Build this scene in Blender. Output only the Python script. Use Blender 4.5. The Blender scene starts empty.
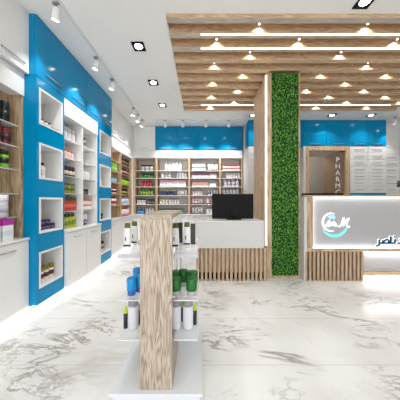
import bpy, bmesh, math, random
from mathutils import Vector, Matrix
random.seed(7)
sc = bpy.context.scene
C = sc.collection
PI = math.pi

# ------------------------------------------------------------------ camera, world, light, exposure
cam_d = bpy.data.cameras.new('camera'); cam = bpy.data.objects.new('camera', cam_d); C.objects.link(cam)
cam.location = (0, 0, 1.2); cam.rotation_euler = (PI/2, 0, 0)
cam_d.sensor_width = 36; cam_d.lens = 36*210/400; cam_d.shift_x = -1/400
cam_d.clip_start = 0.02; cam_d.clip_end = 60
sc.camera = cam
w = bpy.data.worlds.new('world'); sc.world = w; w.use_nodes = True
w.node_tree.nodes['Background'].inputs[0].default_value = (0.93, 0.97, 1, 1)
w.node_tree.nodes['Background'].inputs[1].default_value = .7
sc.view_settings.view_transform = 'Standard'; sc.view_settings.look = 'None'
sc.view_settings.exposure = 0.32; sc.view_settings.gamma = 1.0; sc.view_settings.use_curve_mapping = False
sc.cycles.use_denoising = True
sc.cycles.max_bounces = 10; sc.cycles.diffuse_bounces = 5; sc.cycles.glossy_bounces = 4
sc.cycles.transmission_bounces = 8; sc.cycles.transparent_max_bounces = 12
sc.cycles.sample_clamp_indirect = 6

def area_light(name, loc, rot, sx, sy, power, col=(1, 1, 1)):
    d = bpy.data.lights.new(name, 'AREA'); d.shape = 'RECTANGLE'; d.size = sx; d.size_y = sy
    d.energy = power; d.color = col
    o = bpy.data.objects.new(name, d); C.objects.link(o); o.location = loc; o.rotation_euler = rot
    return o
# soft fill lamp added behind the camera, standing in for shopfront daylight
area_light('shopfront_fill', (0.0, -2.9, 1.6), (PI/2, 0, 0), 4.4, 2.8, 85, (0.94, 0.97, 1.0))
SPOT = 23; TRACK = 34; SCALLOP = 0.4; LED = 4.0

# ------------------------------------------------------------------ materials
def lin(h):
    if isinstance(h, str):
        h = h.lstrip('#'); c = [int(h[i:i+2], 16)/255 for i in (0, 2, 4)]
    else: c = [x/255 for x in h]
    return tuple(x/12.92 if x <= 0.04045 else ((x+0.055)/1.055)**2.4 for x in c) + (1,)
def base_mat(name, col, rough=0.5, spec=0.5, metal=0.0, coat=0.0, trans=0.0, alpha=1.0):
    m = bpy.data.materials.new(name); m.use_nodes = True
    b = m.node_tree.nodes['Principled BSDF']
    b.inputs['Base Color'].default_value = lin(col); b.inputs['Roughness'].default_value = rough
    b.inputs['Specular IOR Level'].default_value = spec; b.inputs['Metallic'].default_value = metal
    b.inputs['Coat Weight'].default_value = coat; b.inputs['Coat Roughness'].default_value = 0.05
    b.inputs['Transmission Weight'].default_value = trans; b.inputs['Alpha'].default_value = alpha
    return m
def mat(name, col, rough=0.5, vary=0.04, scale=8.0, **k):
    """plain surface with a faint procedural mottling of its colour"""
    m = base_mat(name, col, rough, **k); nt = m.node_tree; b = nt.nodes['Principled BSDF']
    tc = nt.nodes.new('ShaderNodeTexCoord'); no = nt.nodes.new('ShaderNodeTexNoise')
    no.inputs['Scale'].default_value = scale; nt.links.new(tc.outputs['Object'], no.inputs['Vector'])
    mx = nt.nodes.new('ShaderNodeMix'); mx.data_type = 'RGBA'
    c = lin(col); mx.inputs['A'].default_value = tuple(x*(1-vary) for x in c[:3])+(1,)
    mx.inputs['B'].default_value = tuple(min(1, x*(1+vary)) for x in c[:3])+(1,)
    nt.links.new(no.outputs['Fac'], mx.inputs['Factor']); nt.links.new(mx.outputs['Result'], b.inputs['Base Color'])
    return m
def emit(name, col, strength):
    m = bpy.data.materials.new(name); m.use_nodes = True; nt = m.node_tree; nt.nodes.clear()
    e = nt.nodes.new('ShaderNodeEmission'); o = nt.nodes.new('ShaderNodeOutputMaterial')
    e.inputs[0].default_value = lin(col); e.inputs[1].default_value = strength
    nt.links.new(e.outputs[0], o.inputs[0]); return m
def wood(name, light, mid, dark, axis='Z', fine=1.0, rough=0.45, contrast=1.0):
    m = base_mat(name, mid, rough); nt = m.node_tree; b = nt.nodes['Principled BSDF']; N = nt.nodes.new; L = nt.links.new
    tc = N('ShaderNodeTexCoord'); mp = N('ShaderNodeMapping')
    s = {'Z': (5, 5, .36), 'X': (.55, 5, 5), 'Y': (5, .55, 5)}[axis]
    mp.inputs['Scale'].default_value = tuple(x*fine for x in s); L(tc.outputs['Object'], mp.inputs['Vector'])
    n1 = N('ShaderNodeTexNoise'); n1.inputs['Scale'].default_value = 1.5; n1.inputs['Detail'].default_value = 3
    n1.inputs['Distortion'].default_value = 0.6; L(mp.outputs[0], n1.inputs['Vector'])
    # cathedral rings: many bands of one soft field
    mu = N('ShaderNodeMath'); mu.operation = 'MULTIPLY'; mu.inputs[1].default_value = 16; L(n1.outputs['Fac'], mu.inputs[0])
    pp = N('ShaderNodeMath'); pp.operation = 'PINGPONG'; pp.inputs[1].default_value = 1.0; L(mu.outputs[0], pp.inputs[0])
    n2 = N('ShaderNodeTexNoise'); n2.inputs['Scale'].default_value = 14; n2.inputs['Detail'].default_value = 6; L(mp.outputs[0], n2.inputs['Vector'])
    mx = N('ShaderNodeMix'); mx.data_type = 'FLOAT'; mx.inputs['Factor'].default_value = 0.55
    L(pp.outputs[0], mx.inputs['A']); L(n2.outputs['Fac'], mx.inputs['B'])
    r = N('ShaderNodeValToRGB'); L(mx.outputs['Result'], r.inputs[0])
    h = 0.3/contrast
    r.color_ramp.elements[0].position = 0.5-h; r.color_ramp.elements[0].color = lin(dark)
    r.color_ramp.elements[1].position = 0.5+h; r.color_ramp.elements[1].color = lin(light)
    e = r.color_ramp.elements.new(0.48); e.color = lin(mid)
    L(r.outputs[0], b.inputs['Base Color'])
    return m
def marble():
    m = base_mat('marble_floor', '#e6e4df', 0.22, 0.35); nt = m.node_tree; b = nt.nodes['Principled BSDF']; N = nt.nodes.new; L = nt.links.new
    tc = N('ShaderNodeTexCoord')
    def vein(scale, rot, stretch, seed, width, detail=7, dist=1.2):
        mp = N('ShaderNodeMapping'); mp.inputs['Rotation'].default_value = (0, 0, rot); mp.inputs['Location'].default_value = (seed, seed*1.7, 0)
        mp.inputs['Scale'].default_value = (1, stretch, 1); L(tc.outputs['Object'], mp.inputs[0])
        n = N('ShaderNodeTexNoise'); n.inputs['Scale'].default_value = scale; n.inputs['Detail'].default_value = detail
        n.inputs['Roughness'].default_value = .62; n.inputs['Distortion'].default_value = dist; L(mp.outputs[0], n.inputs['Vector'])
        s = N('ShaderNodeMath'); s.operation = 'SUBTRACT'; s.inputs[1].default_value = .5; L(n.outputs['Fac'], s.inputs[0])
        a = N('ShaderNodeMath'); a.operation = 'ABSOLUTE'; L(s.outputs[0], a.inputs[0])
        mr = N('ShaderNodeMapRange'); mr.inputs['From Min'].default_value = 0; mr.inputs['From Max'].default_value = width
        mr.inputs['To Min'].default_value = 1; mr.inputs['To Max'].default_value = 0; L(a.outputs[0], mr.inputs[0])
        return mr.outputs[0]
    def noise(scale, lo, hi, seed):
        mp = N('ShaderNodeMapping'); mp.inputs['Location'].default_value = (seed, -seed, 0); L(tc.outputs['Object'], mp.inputs[0])
        n = N('ShaderNodeTexNoise'); n.inputs['Scale'].default_value = scale; n.inputs['Detail'].default_value = 3; L(mp.outputs[0], n.inputs['Vector'])
        mr = N('ShaderNodeMapRange'); mr.inputs['From Min'].default_value = lo; mr.inputs['From Max'].default_value = hi; L(n.outputs['Fac'], mr.inputs[0])
        return mr.outputs[0]
    def mul(a, c, k=None):
        x = N('ShaderNodeMath'); x.operation = 'MULTIPLY'; L(a, x.inputs[0])
        if k is None: L(c, x.inputs[1])
        else: x.inputs[1].default_value = k
        return x.outputs[0]
    def mixc(f, a, col):
        x = N('ShaderNodeMix'); x.data_type = 'RGBA'; L(f, x.inputs['Factor'])
        if isinstance(a, tuple): x.inputs['A'].default_value = a
        else: L(a, x.inputs['A'])
        x.inputs['B'].default_value = lin(col); return x.outputs['Result']
    c = mixc(noise(1.3, .45, .75, 3), lin('#efeeec'), '#dcd9d5')
    c = mixc(mul(mul(vein(.9, -.45, 2.4, 1.3, .09, 5), noise(.9, .5, .68, 8)), None, .55), c, '#b9b0a6')
    c = mixc(mul(mul(vein(1.1, -.35, 2.6, 5.1, .026, 10, 1.1), noise(1.6, .49, .60, 2)), None, .8), c, '#81766b')
    c = mixc(mul(mul(vein(1.7, .45, 1.6, 9.4, .011, 10, .8), noise(1.9, .5, .62, 5)), None, .6), c, '#8d8378')
    # tile joints every 0.6 m along the room and 1.2 m across
    sx = N('ShaderNodeSeparateXYZ'); L(tc.outputs['Object'], sx.inputs[0])
    def joint(out, size, off):
        a = N('ShaderNodeMath'); a.operation = 'ADD'; a.inputs[1].default_value = off; L(out, a.inputs[0])
        p = N('ShaderNodeMath'); p.operation = 'PINGPONG'; p.inputs[1].default_value = size/2; L(a.outputs[0], p.inputs[0])
        g = N('ShaderNodeMath'); g.operation = 'LESS_THAN'; g.inputs[1].default_value = .0022; L(p.outputs[0], g.inputs[0]); return g.outputs[0]
    c = mixc(mul(joint(sx.outputs[1], .6, .273), None, .45), c, '#8f8a84')
    L(c, b.inputs['Base Color'])
    return m
def glass(name, tint='#e8f2f2', alpha=0.35, rough=0.05):
    m = bpy.data.materials.new(name); m.use_nodes = True; nt = m.node_tree; nt.nodes.clear(); N = nt.nodes.new
    t = N('ShaderNodeBsdfTransparent'); t.inputs[0].default_value = (1, 1, 1, 1)
    p = N('ShaderNodeBsdfPrincipled'); p.inputs['Base Color'].default_value = lin(tint); p.inputs['Roughness'].default_value = rough
    mx = N('ShaderNodeMixShader'); mx.inputs[0].default_value = alpha; o = N('ShaderNodeOutputMaterial')
    nt.links.new(t.outputs[0], mx.inputs[1]); nt.links.new(p.outputs[0], mx.inputs[2]); nt.links.new(mx.outputs[0], o.inputs[0])
    return m
M = dict(
    wall=mat('wall_paint', '#d9d8d5', .7, .02), ceil=mat('ceiling_paint', '#eeedea', .8, .02),
    white=mat('white_lacquer', '#e4e3e1', .25, .015), whitem=mat('white_laminate', '#d3d1cf', .4, .015),
    blue=mat('blue_gloss', '#0083b4', .12, .05, spec=.22), blued=mat('blue_shadow_gap', '#045c8c', .3),
    floor=marble(),
    oak=wood('light_oak', '#d6bc9c', '#c4a684', '#9c7c5c', 'Z', 1.2),
    oakx=wood('light_oak_across', '#d6bc9c', '#c4a684', '#a08060', 'X', 1.2),
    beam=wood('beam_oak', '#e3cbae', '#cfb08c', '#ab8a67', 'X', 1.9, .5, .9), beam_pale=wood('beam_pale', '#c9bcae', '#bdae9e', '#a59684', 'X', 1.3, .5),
    slat=wood('slat_oak', '#cdb498', '#bda184', '#a08465', 'Z', 2.0, .5),
    grey_oak=wood('greyed_oak', '#c9bba9', '#b3a390', '#877664', 'Z', 4.2, .5, 1.2),
    grey_oaky=wood('greyed_oak_long', '#c3b5a2', '#ab9c8a', '#877664', 'Y', 4, .5),
    rustic=wood('rustic_oak', '#c6ad8e', '#aa9070', '#7d6548', 'Z', 1.8, .5),
    steel=mat('brushed_steel', '#b9b9bb', .3, .05, metal=.9), gsteel=mat('handle_grey', '#a3a19e', .35, .05, metal=.5),
    black=mat('black_plastic', '#121011', .5, .1, spec=.15), dblack=mat('black_matte', '#0b0a09', .7, .1, spec=.2), dark=mat('dark_gap', '#1d1510', .8),
    counter=mat('counter_grey', '#b4b2b4', .35, .01), plinth=mat('gloss_grey_white', '#e3e5e9', .12, .01, coat=.3),
    led=emit('led_strip', '#fffaf2', LED), ledw=emit('led_cool', '#ffffff', 16), lamp=emit('lamp_disc', '#fff8ec', 14),
    glow=emit('edge_glow', '#ffffff', 5), sign_glow=emit('sign_white', '#ffffff', 1.6), sign_cyan=emit('sign_cyan', '#7fe6e0', 1.1), sign_sky=emit('sign_sky', '#a8e4f6', 1.1),
    teal=mat('teal_letter', '#0a4c69', .6, spec=.1), shelf_glass=glass('shelf_glass', '#f2f5f5', .38), frost=mat('frosted_edge', '#b9bac2', .25),
    door_glass=glass('door_glass', '#b5aa9b', .10, .03), beige=mat('beige_plaster', '#a9a197', .7, .04), brown=mat('brown_panel', '#94714f', .6, .06),
    moss=mat('moss_back', '#123f0c', .9, .3, 30), bed=mat('bay_lining', '#e4ddd8', .5, .02),
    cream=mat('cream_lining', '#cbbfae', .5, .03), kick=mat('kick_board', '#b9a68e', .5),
    letter=mat('letter_grey', '#b9b0aa', .4),
)
P = {}
def pm(col, rough=.35):
    k = (col, rough)
    if k not in P: P[k] = mat('pack_'+col.strip('#'), col, rough, .06, 30)
    return P[k]
def leaf_mat():
    m = base_mat('leaf_green', '#3f8f1f', .5); nt = m.node_tree; b = nt.nodes['Principled BSDF']; N = nt.nodes.new
    tc = N('ShaderNodeTexCoord'); n = N('ShaderNodeTexNoise'); n.inputs['Scale'].default_value = 60; n.inputs['Detail'].default_value = 2
    r = N('ShaderNodeValToRGB'); nt.links.new(tc.outputs['Object'], n.inputs[0]); nt.links.new(n.outputs['Fac'], r.inputs[0]); nt.links.new(r.outputs[0], b.inputs['Base Color'])
    r.color_ramp.elements[0].position = .36; r.color_ramp.elements[0].color = lin('#164a0c')
    r.color_ramp.elements[1].position = .66; r.color_ramp.elements[1].color = lin('#a2d660')
    e = r.color_ramp.elements.new(.5); e.color = lin('#3f9424'); return m
M['leaf'] = leaf_mat()

# ------------------------------------------------------------------ mesh helpers
def add_box(bm, x0, x1, y0, y1, z0, z1, mi=0, bev=0):
    if bev:
        t = bmesh.new(); add_box(t, x0, x1, y0, y1, z0, z1, mi)
        bmesh.ops.bevel(t, geom=t.edges[:], offset=bev, segments=2, affect='EDGES', profile=.6)
        for f in t.faces: f.material_index = mi
        me = bpy.data.meshes.new('t'); t.to_mesh(me); t.free(); bm.from_mesh(me); bpy.data.meshes.remove(me); return
    v = [bm.verts.new((x, y, z)) for z in (z0, z1) for y in (y0, y1) for x in (x0, x1)]
    for q in ((0, 2, 3, 1), (4, 5, 7, 6), (0, 1, 5, 4), (2, 6, 7, 3), (0, 4, 6, 2), (1, 3, 7, 5)):
        bm.faces.new([v[i] for i in q]).material_index = mi
def add_lathe(bm, prof, seg=16, mi=0, cx=0, cy=0, cz=0, sy=1.0, mat4=None):
    """closed surface turned about z from (radius, z) pairs"""
    rings = []
    for r, z in prof:
        rings.append([bm.verts.new((cx+r*math.cos(2*PI*k/seg), cy+sy*r*math.sin(2*PI*k/seg), cz+z)) for k in range(seg)])
    fs = []
    for a, c in zip(rings, rings[1:]):
        for k in range(seg):
            fs.append(bm.faces.new((a[k], a[(k+1) % seg], c[(k+1) % seg], c[k])))
    fs.append(bm.faces.new(rings[0][::-1])); fs.append(bm.faces.new(rings[-1]))
    for f in fs[:-2]: f.smooth = True
    for f in fs: f.material_index = mi
    if mat4 is not None:
        bmesh.ops.transform(bm, matrix=mat4, verts=[v for r in rings for v in r])
def add_poly(bm, pts, y0, y1, mi=0):
    """outline in x,z extruded from y0 (front) to y1"""
    a = [bm.verts.new((x, y0, z)) for x, z in pts]; c = [bm.verts.new((x, y1, z)) for x, z in pts]
    f = bm.faces.new(a); g = bm.faces.new(c[::-1]); n = len(pts)
    out = [f, g]
    for i in range(n): out.append(bm.faces.new((a[i], c[i], c[(i+1) % n], a[(i+1) % n])))
    for x in out: x.material_index = mi
def make(name, bm, m, parent=None, loc=None, rot=None):
    bmesh.ops.recalc_face_normals(bm, faces=bm.faces[:])
    me = bpy.data.meshes.new(name); bm.to_mesh(me); bm.free()
    for x in (m if isinstance(m, (list, tuple)) else [m]): me.materials.append(x)
    o = bpy.data.objects.new(name, me); C.objects.link(o)
    if parent is not None: o.parent = parent
    if loc: o.location = loc
    if rot: o.rotation_euler = rot
    return o
def box(name, m, b, parent=None, bev=0, **k):
    bm = bmesh.new(); add_box(bm, *b, bev=bev); return make(name, bm, m, parent, **k)
def boxes(name, m, bs, parent=None, bev=0):
    bm = bmesh.new()
    for b in bs: add_box(bm, *b, bev=bev)
    return make(name, bm, m, parent)
def tag(o, label, cat, group=None, kind=None):
    o['label'] = label; o['category'] = cat
    n = len(label.split())
    if not 4 <= n <= 16: print('BADLABEL', n, label)
    if group: o['group'] = group
    if kind: o['kind'] = kind
    return o
def thing(name, label, cat, group=None, loc=(0, 0, 0), rz=0):
    o = bpy.data.objects.new(name, None); C.objects.link(o); o.location = loc; o.rotation_euler = (0, 0, rz)
    o.empty_display_size = .05
    return tag(o, label, cat, group)
def struct(o): o['kind'] = 'structure'; return o
def dup(o, parent=None):
    c = o.copy(); C.objects.link(c)
    if parent is not None: c.parent = parent
    for ch in o.children: dup(ch, c)
    return c
ORD = ['first', 'second', 'third', 'fourth', 'fifth', 'sixth', 'seventh', 'eighth', 'ninth', 'tenth', 'eleventh', 'twelfth']

def spot(parent, loc, target, power, angle=75, blend=.6, col=(1, .93, .82), size=.03, name='spot_light'):
    d = bpy.data.lights.new(name, 'SPOT'); d.energy = power; d.spot_size = math.radians(angle); d.spot_blend = blend
    d.color = col; d.shadow_soft_size = size
    o = bpy.data.objects.new(name, d); C.objects.link(o); o.location = loc
    o.rotation_euler = (Vector(target)-Vector(loc)).to_track_quat('-Z', 'Y').to_euler()
    if parent is not None: o.parent = parent
    return o

# ------------------------------------------------------------------ the room
H = 3.2
struct(box('floor', M['floor'], (-2.3, 5.6, -3.2, 8.0, -.1, 0)))
struct(boxes('ceiling', M['ceil'], [(-2.3, -.38, -3.2, 8.0, H, 3.5), (-.38, 5.6, -3.2, 2.256, H, 3.5), (-.38, 5.6, 4.66, 8.0, H, 3.5),
                                     (4.27, 5.6, 2.256, 4.66, H, 3.5), (-.38, 4.27, 2.256, 4.66, 3.34, 3.5)]))
struct(box('ceiling_recess', M['beam'], (-.38, 4.27, 2.256, 4.66, 3.315, 3.339)))
struct(box('wall_left', M['wall'], (-2.3, -2.06, -3.2, 6.05, 0, H)))
struct(box('wall_back', M['wall'], (-2.3, 1.15, 6.05, 6.3, 0, H)))
struct(boxes('wall_back_right', M['wall'], [(1.15, 2.62, 5.66, 6.3, 0, H), (3.72, 5.3, 5.66, 6.3, 0, H), (2.62, 3.72, 5.66, 6.3, 2.50, H)]))
struct(box('wall_right', M['wall'], (5.3, 5.6, -3.2, 8.0, 0, H)))
struct(boxes('wall_passage', M['beige'], [(2.2, 5.3, 7.7, 7.9, 0, H), (2.2, 2.4, 6.3, 7.7, 0, H)]))
struct(box('wall_passage_side', M['brown'], (5.3, 5.45, 6.3, 7.7, 0, H)))

# ------------------------------------------------------------------ ceiling beams
ZB = 3.165
for k in range(11):
    y = 2.262 if k == 0 else 2.245 + .232*k
    t = thing('ceiling_beam', '%s oak ceiling beam counting from the shop entrance' % ORD[k], 'beam', 'oak beams across the ceiling recess')
    x1 = 4.27
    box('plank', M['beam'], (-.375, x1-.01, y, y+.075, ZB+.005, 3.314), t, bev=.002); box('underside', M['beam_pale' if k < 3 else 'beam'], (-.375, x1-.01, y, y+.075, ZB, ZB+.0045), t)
    if k in (1, 2, 9):
        box('led_strip', M['led'], (0, 3.92, y+.002, y+.020, ZB-.005, ZB-.0005), t)
        t['label'] = '%s oak ceiling beam from the entrance, with a white light strip below' % ORD[k]
ODD = [.20, 1.25, 2.5, 3.6]; EVEN = [.68, 1.94, 3.0, 4.1]
for k in range(1, 11):
    y = 2.245 + .232*k
    for i, x in enumerate(EVEN if k % 2 else ODD):
        if .9 < x < 1.6 and 3.1 < y < 4.3: continue
        t = thing('recess_spotlight', '%s small warm spotlight from the pale ceiling side, before the %s beam' % (ORD[i], ORD[k]), 'spotlight',
                  'small spotlights between the beams', (x, y-.034, ZB+.085))
        bm = bmesh.new(); add_lathe(bm, [(.016, 0.0), (.017, .01), (.017, .0635)], 12); make('housing', bm, M['beam_pale'], t)
        bm = bmesh.new(); add_lathe(bm, [(.010, -.003), (.010, -.0005)], 12); make('lens', bm, M['lamp'], t)
        spot(t, (0, 0, -.012), (0, .02, -1), SCALLOP*4, 140, .4, (1, .94, .84), .012)

# ------------------------------------------------------------------ square recessed downlights
def downlight(x, y, label, power=SPOT, s=.078):
    t = thing('downlight', label, 'downlight', 'square black ceiling downlights', (x, y, H))
    bm = bmesh.new()
    for b in ((-s, s, -s, -s+.022), (-s, s, s-.022, s), (-s, -s+.022, -s+.022, s-.022), (s-.022, s, -s+.022, s-.022)):
        add_box(bm, b[0], b[1], b[2], b[3], -.012, 0)
    add_box(bm, -s+.022, s-.022, -s+.022, s-.022, -.004, 0)
    make('frame', bm, M['dblack'], t)
    bm = bmesh.new(); add_lathe(bm, [(.045, -.011), (.05, -.005)], 24); make('lens', bm, M['lamp'], t)
    spot(t, (0, 0, -.03), (0, 0, -1), power, 120, .8, (1, 1, .99), .05)
for i, y in enumerate((2.73, 3.57, 4.42)):
    downlight(-.81, y, '%s square black downlight beside the oak beams from the entrance' % ORD[i])
for y, l in ((1.6, 'square black downlight above the display stand'), (.4, 'square black downlight over the entrance aisle')):
    downlight(-.81, y, l)
downlight(1.65, 2.11, 'square black downlight in front of the first oak beam', SPOT*.4)
downlight(1.65, .6, 'square black downlight in the middle of the entrance', SPOT*.3)
downlight(1.22, 4.94, 'square black downlight behind the pillar top')
downlight(3.08, 4.94, 'square black downlight over the lettered glass doorway')
downlight(4.0, 4.94, 'square black downlight over the white drawer columns')

# ------------------------------------------------------------------ track lights
def track(label, a, b):
    t = thing('light_track', label, 'track')
    x0, x1 = min(a[0], b[0])-.015, max(a[0], b[0])+.015; y0, y1 = min(a[1], b[1])-.015, max(a[1], b[1])+.015
    box('rail', M['white'], (x0, x1, y0, y1, H-.022, H), t)
track('white ceiling track running along the blue cabinets', (-1.42, .3), (-1.42, 5.25))
track('white ceiling track running along the back shelves', (-1.15, 5.2), (1.0, 5.2))
def track_head(x, y, tx, ty, tz, label, power=TRACK):
    t = thing('track_spotlight', label, 'spotlight', 'white track spotlights', (x, y, H-.022))
    bm = bmesh.new(); add_box(bm, -.03, .03, -.012, .012, -.022, 0); add_lathe(bm, [(.008, -.07), (.008, -.02)], 8); make('bracket', bm, M['gsteel'], t)
    d = Vector((tx-x, ty-y, (tz-(H-.13)))); d.normalize()
    q = d.to_track_quat('-Z', 'Y')
    piv = Vector((0, 0, -.11))
    m4 = Matrix.Translation(piv) @ q.to_matrix().to_4x4()
    bm = bmesh.new(); add_lathe(bm, [(.026, .05), (.036, .043), (.040, -.055), (.035, -.062), (.033, -.045)], 20, mat4=m4); make('lamp_head', bm, M['white'], t)
    bm = bmesh.new(); add_lathe(bm, [(.032, -.062), (.032, -.058)], 20, mat4=m4); make('lens', bm, M['lamp'], t)
    p = piv + q @ Vector((0, 0, -.075))
    spot(t, p, p+d, power, 75, .8, (1, 1, 1), .03)
for i, y in enumerate((2.10, 2.90, 3.43, 4.5, 4.85, 5.17)):
    track_head(-1.45, y, -1.85, y+(.35 if i == 0 else .12), 1.8, '%s white track spotlight along the blue cabinets from the entrance' % ORD[i], TRACK*(.6, .85, .85, .75, .75, .75)[i])
for i, x in enumerate((-.89, -.45, .12, .69)):
    track_head(x, 5.2, x, 5.85, 1.6, '%s white track spotlight before the back shelves from the corner' % ORD[i], TRACK*1.5)
t = None
track_head(4.62, 5.0, 4.62, 5.3, 2.2, 'white spotlight beside the blue cupboards above the drawers', 14)

# ------------------------------------------------------------------ left wall furniture
def handle_y(parent, x, y, z, w=.16):   # bar handle on a face looking +x, running along y
    bm = bmesh.new(); add_box(bm, x+.012, x+.02, y-w/2, y+w/2, z-.005, z+.005); add_box(bm, x, x+.012, y-w/2+.015, y-w/2+.023, z-.004, z+.004)
    add_box(bm, x, x+.012, y+w/2-.023, y+w/2-.015, z-.004, z+.004); return make('handle', bm, M['steel'], parent)
def handle_x(parent, x, y, z, w=.25, m='steel', name='handle'):   # bar handle on a face looking -y
    bm = bmesh.new(); add_box(bm, x-w/2, x+w/2, y-.02, y-.012, z-.006, z+.006); add_box(bm, x-w/2+.015, x-w/2+.023, y-.012, y, z-.004, z+.004)
    add_box(bm, x+w/2-.023, x+w/2-.015, y-.012, y, z-.004, z+.004); return make(name, bm, M[m], parent)
XW = -2.055
def wall_cab_left(y0, y1, xf, m, label, z0=2.545, handle_z=2.62, name='wall_cabinet', grp=None):
    t = thing(name, label, 'cabinet', grp)
    box('body', M[m], (XW, xf-.02, y0+.001, y1-.001, z0, H-.003), t)
    d = box('door', M[m], (xf-.019, xf, y0+.003, y1-.003, z0-.004, H-.006), t, bev=.002)
    if m == 'blue':
        for q in (.26, .76): handle_y(d, xf, y0+(y1-y0)*q, handle_z, .26)
    else: handle_y(d, xf, (y0+y1)/2+(.06 if xf < -1.8 and y1 < 3 else 0), handle_z, .27)
    return t
ys = [2.25, 2.727, 3.205, 3.682, 4.16]
ys = [2.25, 3.24, 4.16]
for i in range(2):
    wall_cab_left(ys[i], ys[i+1], -1.765, 'blue', '%s glossy blue wall cupboard from the entrance, under the ceiling' % ORD[i], grp='blue wall cupboards on the side wall')
ny = [.30, 1.02, 1.74, 2.249]
for i in range(3):
    wall_cab_left(ny[i], ny[i+1], -1.84, 'white', '%s white wall cupboard before the blue ones from the entrance' % ORD[i], z0=2.55, grp='white wall cupboards near the entrance')
fy = [4.162, 4.65, 5.16, 5.66]
for i in range(3):
    wall_cab_left(fy[i], fy[i+1], -1.85, 'white', '%s white wall cupboard past the blue ones, over wood shelves' % ORD[i], z0=2.56, grp='white wall cupboards past the blue ones')

NZ = [2.23, 1.63, 1.03, .43]
def blue_column(y0, y1, label):
    t = thing('blue_column', label, 'display column')
    xf = -1.765; a, b = y0+.035, y1-.035
    bm = bmesh.new()
    add_box(bm, XW, xf, y0, a, .06, 2.535); add_box(bm, XW, xf, b, y1, .06, 2.535)
    zz = [2.535] + [v for z in NZ for v in (z+.2, z-.2)] + [.06]
    for i in range(0, len(zz), 2): add_box(bm, XW, xf, a, b, zz[i+1], zz[i])
    add_box(bm, XW, -2.02, a, b, .23, 2.43)
    make('body', bm, M['blue'], t)
    for z in NZ:
        bm = bmesh.new(); f = .022
        xo, xi = xf+.006, -2.018; za, zb = z-.199, z+.199
        add_box(bm, xi, xo, a+.001, a+f, za, zb); add_box(bm, xi, xo, b-f, b-.001, za, zb)
        add_box(bm, xi, xo, a+f, b-f, zb-f, zb); add_box(bm, xi, xo, a+f, b-f, za, za+f); add_box(bm, xi, xi+.012, a+f, b-f, za+f, zb-f)
        make('niche', bm, M['white'], t)
    box('kick_board', M['kick'], (XW, xf-.05, y0, y1, 0, .0595), t)
    box('led_strip', M['ledw'], (xf-.046, xf-.02, y0+.01, y1-.01, .050, .0595), t)
    return t
blue_column(2.252, 2.71, 'glossy blue column with four square white niches near the entrance')
blue_column(3.622, 4.14, 'glossy blue column with four white niches beyond the white shelves')

def base_left(name, y0, y1, xf, n, label, m='white', led=True, hw=.2):
    t = thing(name, label, 'cabinet')
    box('body', M[m], (XW, xf-.02, y0+.002, y1-.002, .06, .775), t)
    box('worktop', M[m], (XW, xf+.012, y0+.001, y1-.001, .777, .80), t, bev=.003)
    box('kick_board', M['kick'], (XW, xf-.06, y0+.002, y1-.002, 0, .058), t)
    for i in range(n):
        a = y0+(y1-y0)*i/n; b = y0+(y1-y0)*(i+1)/n
        d = box('door', M[m], (xf-.019, xf, a+.003, b-.003, .063, .770), t, bev=.002)
        handle_y(d, xf, (a+b)/2, .70, hw)
    if led: box('led_strip', M['ledw'], (xf-.056, xf-.03, y0+.02, y1-.02, .050, .0595), t)
    return t
base_left('base_cabinet', .30, 2.248, -1.84, 3, 'white base cabinet near the entrance, under the wood shelves', hw=.3)
base_left('base_cabinet', 2.712, 3.618, -1.722, 2, 'white base cabinet between the two blue columns')
base_left('base_cabinet', 4.145, 5.66, -1.83, 3, 'white base cabinet beyond the blue columns, near the corner')
for (a, b, x) in ((2.26, 2.70, -1.82), (3.63, 4.13, -1.82)):
    pass

def bay_left(name, y0, y1, xf, zs, label, side, back, shelf, divs=(), side_ends=True, xb=-2.04, val=(2.31, 2.54)):
    t = thing(name, label, 'shelving')
    th = .022
    box('back_panel', M[back], (XW, xb, y0+.002, y1-.002, .801, 2.54), t)
    edges = [y0+.002, *[d-th/2 for d in divs], y1-.002-th]
    for e in edges: box('side_panel', M[side], (xb, xf, e, e+th, .801, val[0]-.001), t)
    sp = []
    for i in range(len(edges)-1): sp.append((edges[i]+th, edges[i+1]))
    for a, b in sp:
        for z in zs: box('shelf', M[shelf], (xb, xf-.02, a, b, z-.014, z), t)
    box('valance', M['white'], (xb, xf+.01, y0+.002, y1-.002, val[0], val[1]), t)
    return t
WZ = [2.03, 1.78, 1.53, 1.29, 1.05]
bay_left('shelf_unit', 2.712, 3.618, -1.785, WZ, 'white shelf unit with glass shelves between the blue columns', 'white', 'bed', 'shelf_glass', (3.17,))
NB = [1.98, 1.76, 1.52, 1.27, 1.03]
bay_left('shelf_unit', .30, 2.248, -1.90, NB, 'wood shelf unit near the entrance, before the blue column', 'rustic', 'rustic', 'shelf_glass', (), xb=-2.03)
bay_left('shelf_unit', 4.145, 5.66, -1.87, [2.06, 1.83, 1.58, 1.34, 1.08], 'wood shelf unit on the side wall near the back corner', 'oak', 'oak', 'oak', (4.93,), xb=-2.045)

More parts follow.
